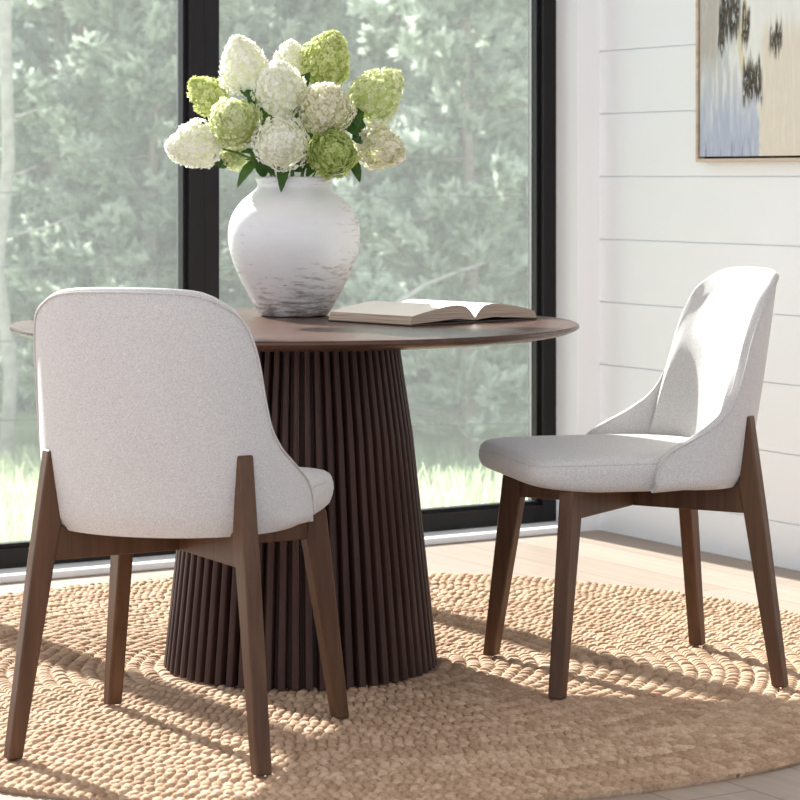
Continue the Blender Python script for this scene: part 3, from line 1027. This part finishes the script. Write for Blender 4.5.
def pine_data(seed, height, spread, dens):
    rng = np.random.RandomState(seed)
    tr = [(0, 0, -.1)]
    nseg = 9
    for i in range(1, nseg + 1):
        tr.append((tr[-1][0] + rng.uniform(-.05, .05), tr[-1][1] + rng.uniform(-.05, .05), height * i / nseg))
    tr_r = [.048 * height / 6 * (1 - .85 * i / nseg) + .006 for i in range(nseg + 1)]
    BV, BF = [], []
    centers, dirs = [], []
    nb = int(46 * dens)
    for b in range(nb):
        z = height * (.05 + .93 * (b + rng.rand()) / nb)
        f = z / height
        a = rng.uniform(0, 6.283)
        Ln = spread * (1 - f) ** .75 * rng.uniform(.65, 1.1) + .25
        i = min(nseg - 1, int(f * nseg)); t = f * nseg - i
        p0 = np.array(tr[i]) * (1 - t) + np.array(tr[i + 1]) * t
        pts = []
        rise = rng.uniform(.05, .45)
        for k in range(5):
            u = k / 4
            pts.append(tuple(p0 + np.array([math.cos(a), math.sin(a), 0]) * Ln * u + np.array([0, 0, rise * Ln * u * u - .05 * Ln * u])))
        v, fc = tube_arrays(pts, [.016 * (1 - .8 * k / 4) + .002 for k in range(5)], 5)
        o_ = len(BV); BV += v; BF += [tuple(q + o_ for q in ff) for ff in fc]
        # tufts along the branch
        nt_ = max(3, int(Ln * 9 * dens))
        for k in range(nt_):
            u = rng.uniform(.08, 1.0) ** .75
            c = np.array(pts[0]) * (1 - u) + np.array(pts[4]) * u
            c[2] = pts[0][2] + rise * Ln * u * u - .05 * Ln * u
            side = rng.normal(0, .17 * (1.1 - .5 * u), 3) * min(1.0, Ln); side[2] = abs(side[2]) * .6 - .02
            centers.append(c + side)
            d = np.array([math.cos(a), math.sin(a), .55]) + rng.normal(0, .55, 3); d[2] = abs(d[2])
            dirs.append(d / np.linalg.norm(d))
    for q in range(int(60 * dens)):
        f = rng.uniform(.04, .8); i = min(nseg - 1, int(f * nseg)); t = f * nseg - i
        p0 = np.array(tr[i]) * (1 - t) + np.array(tr[i + 1]) * t
        a = rng.uniform(0, 6.283); rr_ = rng.uniform(.12, .38)
        centers.append(p0 + np.array([math.cos(a) * rr_, math.sin(a) * rr_, rng.uniform(-.05, .1)]))
        d = np.array([math.cos(a), math.sin(a), .8]); dirs.append(d / np.linalg.norm(d))
    C_ = np.array(centers); D = np.array(dirs); nt_ = len(C_)
    m = 48
    Ct = np.repeat(C_, m, 0); Dt = np.repeat(D, m, 0)
    spr = rng.normal(0, .42, (nt_ * m, 3))
    nd = Dt + spr; nd /= np.linalg.norm(nd, axis=1)[:, None]
    ln = rng.uniform(.09, .17, nt_ * m)[:, None]
    off = Dt * rng.uniform(-.09, .09, nt_ * m)[:, None]
    base = Ct + off
    sd = np.cross(nd, rng.normal(0, 1, (nt_ * m, 3))); sd /= np.linalg.norm(sd, axis=1)[:, None]
    w = rng.uniform(.013, .022, nt_ * m)[:, None]
    V = np.stack([base - sd * w * .6, base + sd * w * .6, base + nd * ln * .65 + sd * w, base + nd * ln, base + nd * ln * .65 - sd * w], 1)
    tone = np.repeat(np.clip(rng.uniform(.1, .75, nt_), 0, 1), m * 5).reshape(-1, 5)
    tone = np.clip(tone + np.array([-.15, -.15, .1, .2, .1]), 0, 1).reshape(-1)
    return tr, tr_r, BV, BF, V.reshape(-1, 3), np.arange(nt_ * m * 5).reshape(-1, 5), tone

def make_pine(name, seed, height, spread, dens, mneedle, mbark):
    tr, rr, BV, BF, V, Fc, tone = pine_data(seed, height, spread, dens)
    root = thing(name, (0, 0, 0))
    tube('trunk', tr, rr, mbark, root, 10)
    mesh('branches', BV, BF, mbark, root, True)
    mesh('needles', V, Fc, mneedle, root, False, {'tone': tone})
    return root
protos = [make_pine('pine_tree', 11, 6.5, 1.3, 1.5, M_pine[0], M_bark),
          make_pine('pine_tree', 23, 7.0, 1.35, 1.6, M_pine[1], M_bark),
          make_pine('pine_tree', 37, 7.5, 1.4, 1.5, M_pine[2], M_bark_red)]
used = [False] * 3
def place_pine(k, x, y, rz, sc, label, group=None):
    t = protos[k] if not used[k] else copy_tree(protos[k]); used[k] = True
    t.location = (x, y, ground_z(x, y)); t.rotation_euler = (0, 0, rz); t.scale = (sc, sc, sc)
    tag(t, label, 'tree', group)
    if group is None and 'group' in t.keys(): del t['group']
    return t
def X_at(px, Y): return (px - 400) / F * Y
row1 = [
    (1, 470, 19.5, .3, 1.00, 'pale grey-green pine close behind the right-hand pane, right of the bouquet'),
    (0, 395, 21.0, 1.9, .95, 'sage green pine between the vase and the right-hand pine'),
    (0, 150, 20.5, 4.0, 1.0, 'sage green pine left of the black window post'),
    (1, 60, 22.0, 2.2, 1.05, 'pale pine at the left, above the left chair back'),
    (1, 270, 22.5, 5.1, 1.0, 'pale pine directly behind the hydrangea bouquet'),
    (0, 545, 22.5, 2.6, 1.0, 'sage green pine at the right edge of the glass'),
]
for k, px, Y, rz, sc, lb in row1:
    place_pine(k, X_at(px, Y), Y, rz, sc, lb, 'front row of pines outside')
rng = random.Random(8)
for i, px in enumerate((-30, 95, 215, 330, 430, 560, -170, -310, -450, -600, -760, 700, 850)):
    Y = 26 + rng.uniform(-.6, .6)
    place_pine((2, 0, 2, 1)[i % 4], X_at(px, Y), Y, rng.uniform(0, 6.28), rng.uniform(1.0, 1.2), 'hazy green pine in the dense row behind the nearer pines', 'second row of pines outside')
for i, px in enumerate((-70, 40, 150, 270, 380, 490, 600, -190, -310, -430, -560, -690, 710, 820, 930)):
    Y = 31 + rng.uniform(-.6, .6)
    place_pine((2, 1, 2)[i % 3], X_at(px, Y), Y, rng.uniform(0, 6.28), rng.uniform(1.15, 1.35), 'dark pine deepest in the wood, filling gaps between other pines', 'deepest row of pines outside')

def bare_trunk(px, Y, r, mt, label, seed, h=7.0, crook=.12):
    rg = random.Random(seed)
    x = X_at(px, Y)
    root = thing('bare_pine', (x, Y, ground_z(x, Y)), 0, label, 'tree')
    pts = [(0, 0, -.1)]
    for i in range(1, 10): pts.append((rg.uniform(-crook, crook) * .4, rg.uniform(-crook, crook) * .4, h * i / 9))
    tube('trunk', pts, [r * (1.1 - .05 * i) for i in range(10)], mt, root, 12)
    for q in range(7):
        z = rg.uniform(.6, h * .6); a = rg.uniform(-.5, 3.6)
        l = rg.uniform(.25, .8)
        tube('branch', [(0, 0, z), (math.cos(a) * l * .5, math.sin(a) * l * .5, z + .1 * l), (math.cos(a) * l, math.sin(a) * l, z + .3 * l)], [.016, .011, .004], mt, root, 6)
bare_trunk(4, 18.0, .048, M_bark_pale, 'pale grey bare trunk at the far left of the glass', 2)
bare_trunk(79, 23.6, .028, M_bark_red, 'thin reddish trunk above the left chair back', 5)
# bleached dead limb leaning in front of the pines
a0 = P(415, 292, 18.2); a1 = P(450, 275, 18.3); a2 = P(482, 264, 18.5)
ground_pt = Vector((P(372, 300, 18.0).x, 17.9, ground_z(0, 17.9)))
o = tube('dead_limb', catmull([ground_pt, P(385, 330, 18.0), a0, a1, a2], 4), [.03 - .0014 * i for i in range(17)], M_bark_pale, None, 7)
tag(o, 'bleached bare limb leaning in front of the pines, above the open book', 'branch')

def fence():
    root = thing('wire_fence', (0, 16.8, ground_z(0, 16.8)), 0, 'thin dark wire fence running through the trees behind the glass', 'fence')
    gz = ground_z(0, 16.8)
    for z in (.42, .95, 1.45, 1.95):
        pts = [(x, .0, z + .02 * math.sin(x * 2.2) ** 2 - .012 * x) for x in np.linspace(-3.6, 2.2, 24)]
        tube('wire', pts, .0042, M_wire, root, 5)
    for x in (-3.6, 2.2):
        tube('post', [(x, 0, -.2), (x, 0, 2.15)], .035, M_wire, root, 8)
fence()

# ------------------------------------------------------------------ light
sun = bpy.data.lights.new('sun', 'SUN'); so = bpy.data.objects.new('sun', sun); COL.objects.link(so)
el = math.radians(32.5)
hd = Vector((.545, -.838)).normalized()
d = Vector((hd.x * math.cos(el), hd.y * math.cos(el), -math.sin(el)))
so.rotation_euler = d.to_track_quat('-Z', 'Y').to_euler()
sun.energy = 18.0; sun.angle = math.radians(.9); sun.color = (1.0, .99, .98)

w = bpy.data.worlds.new('world'); S.world = w; w.use_nodes = True
nt = w.node_tree; nt.nodes.clear()
bg = nt.nodes.new('ShaderNodeBackground'); wo = nt.nodes.new('ShaderNodeOutputWorld')
bg.inputs[0].default_value = (.90, .98, 1.12, 1); bg.inputs[1].default_value = 1.5
nt.links.new(bg.outputs[0], wo.inputs[0])

vs = S.view_settings
vs.view_transform = 'Standard'; vs.look = 'None'; vs.gamma = 1; vs.use_curve_mapping = False
vs.exposure = 0.0
cy = S.cycles
cy.use_denoising = True
cy.max_bounces = 10; cy.diffuse_bounces = 5; cy.glossy_bounces = 4; cy.transparent_max_bounces = 24
cy.caustics_reflective = False; cy.caustics_refractive = False
cy.sample_clamp_indirect = 6
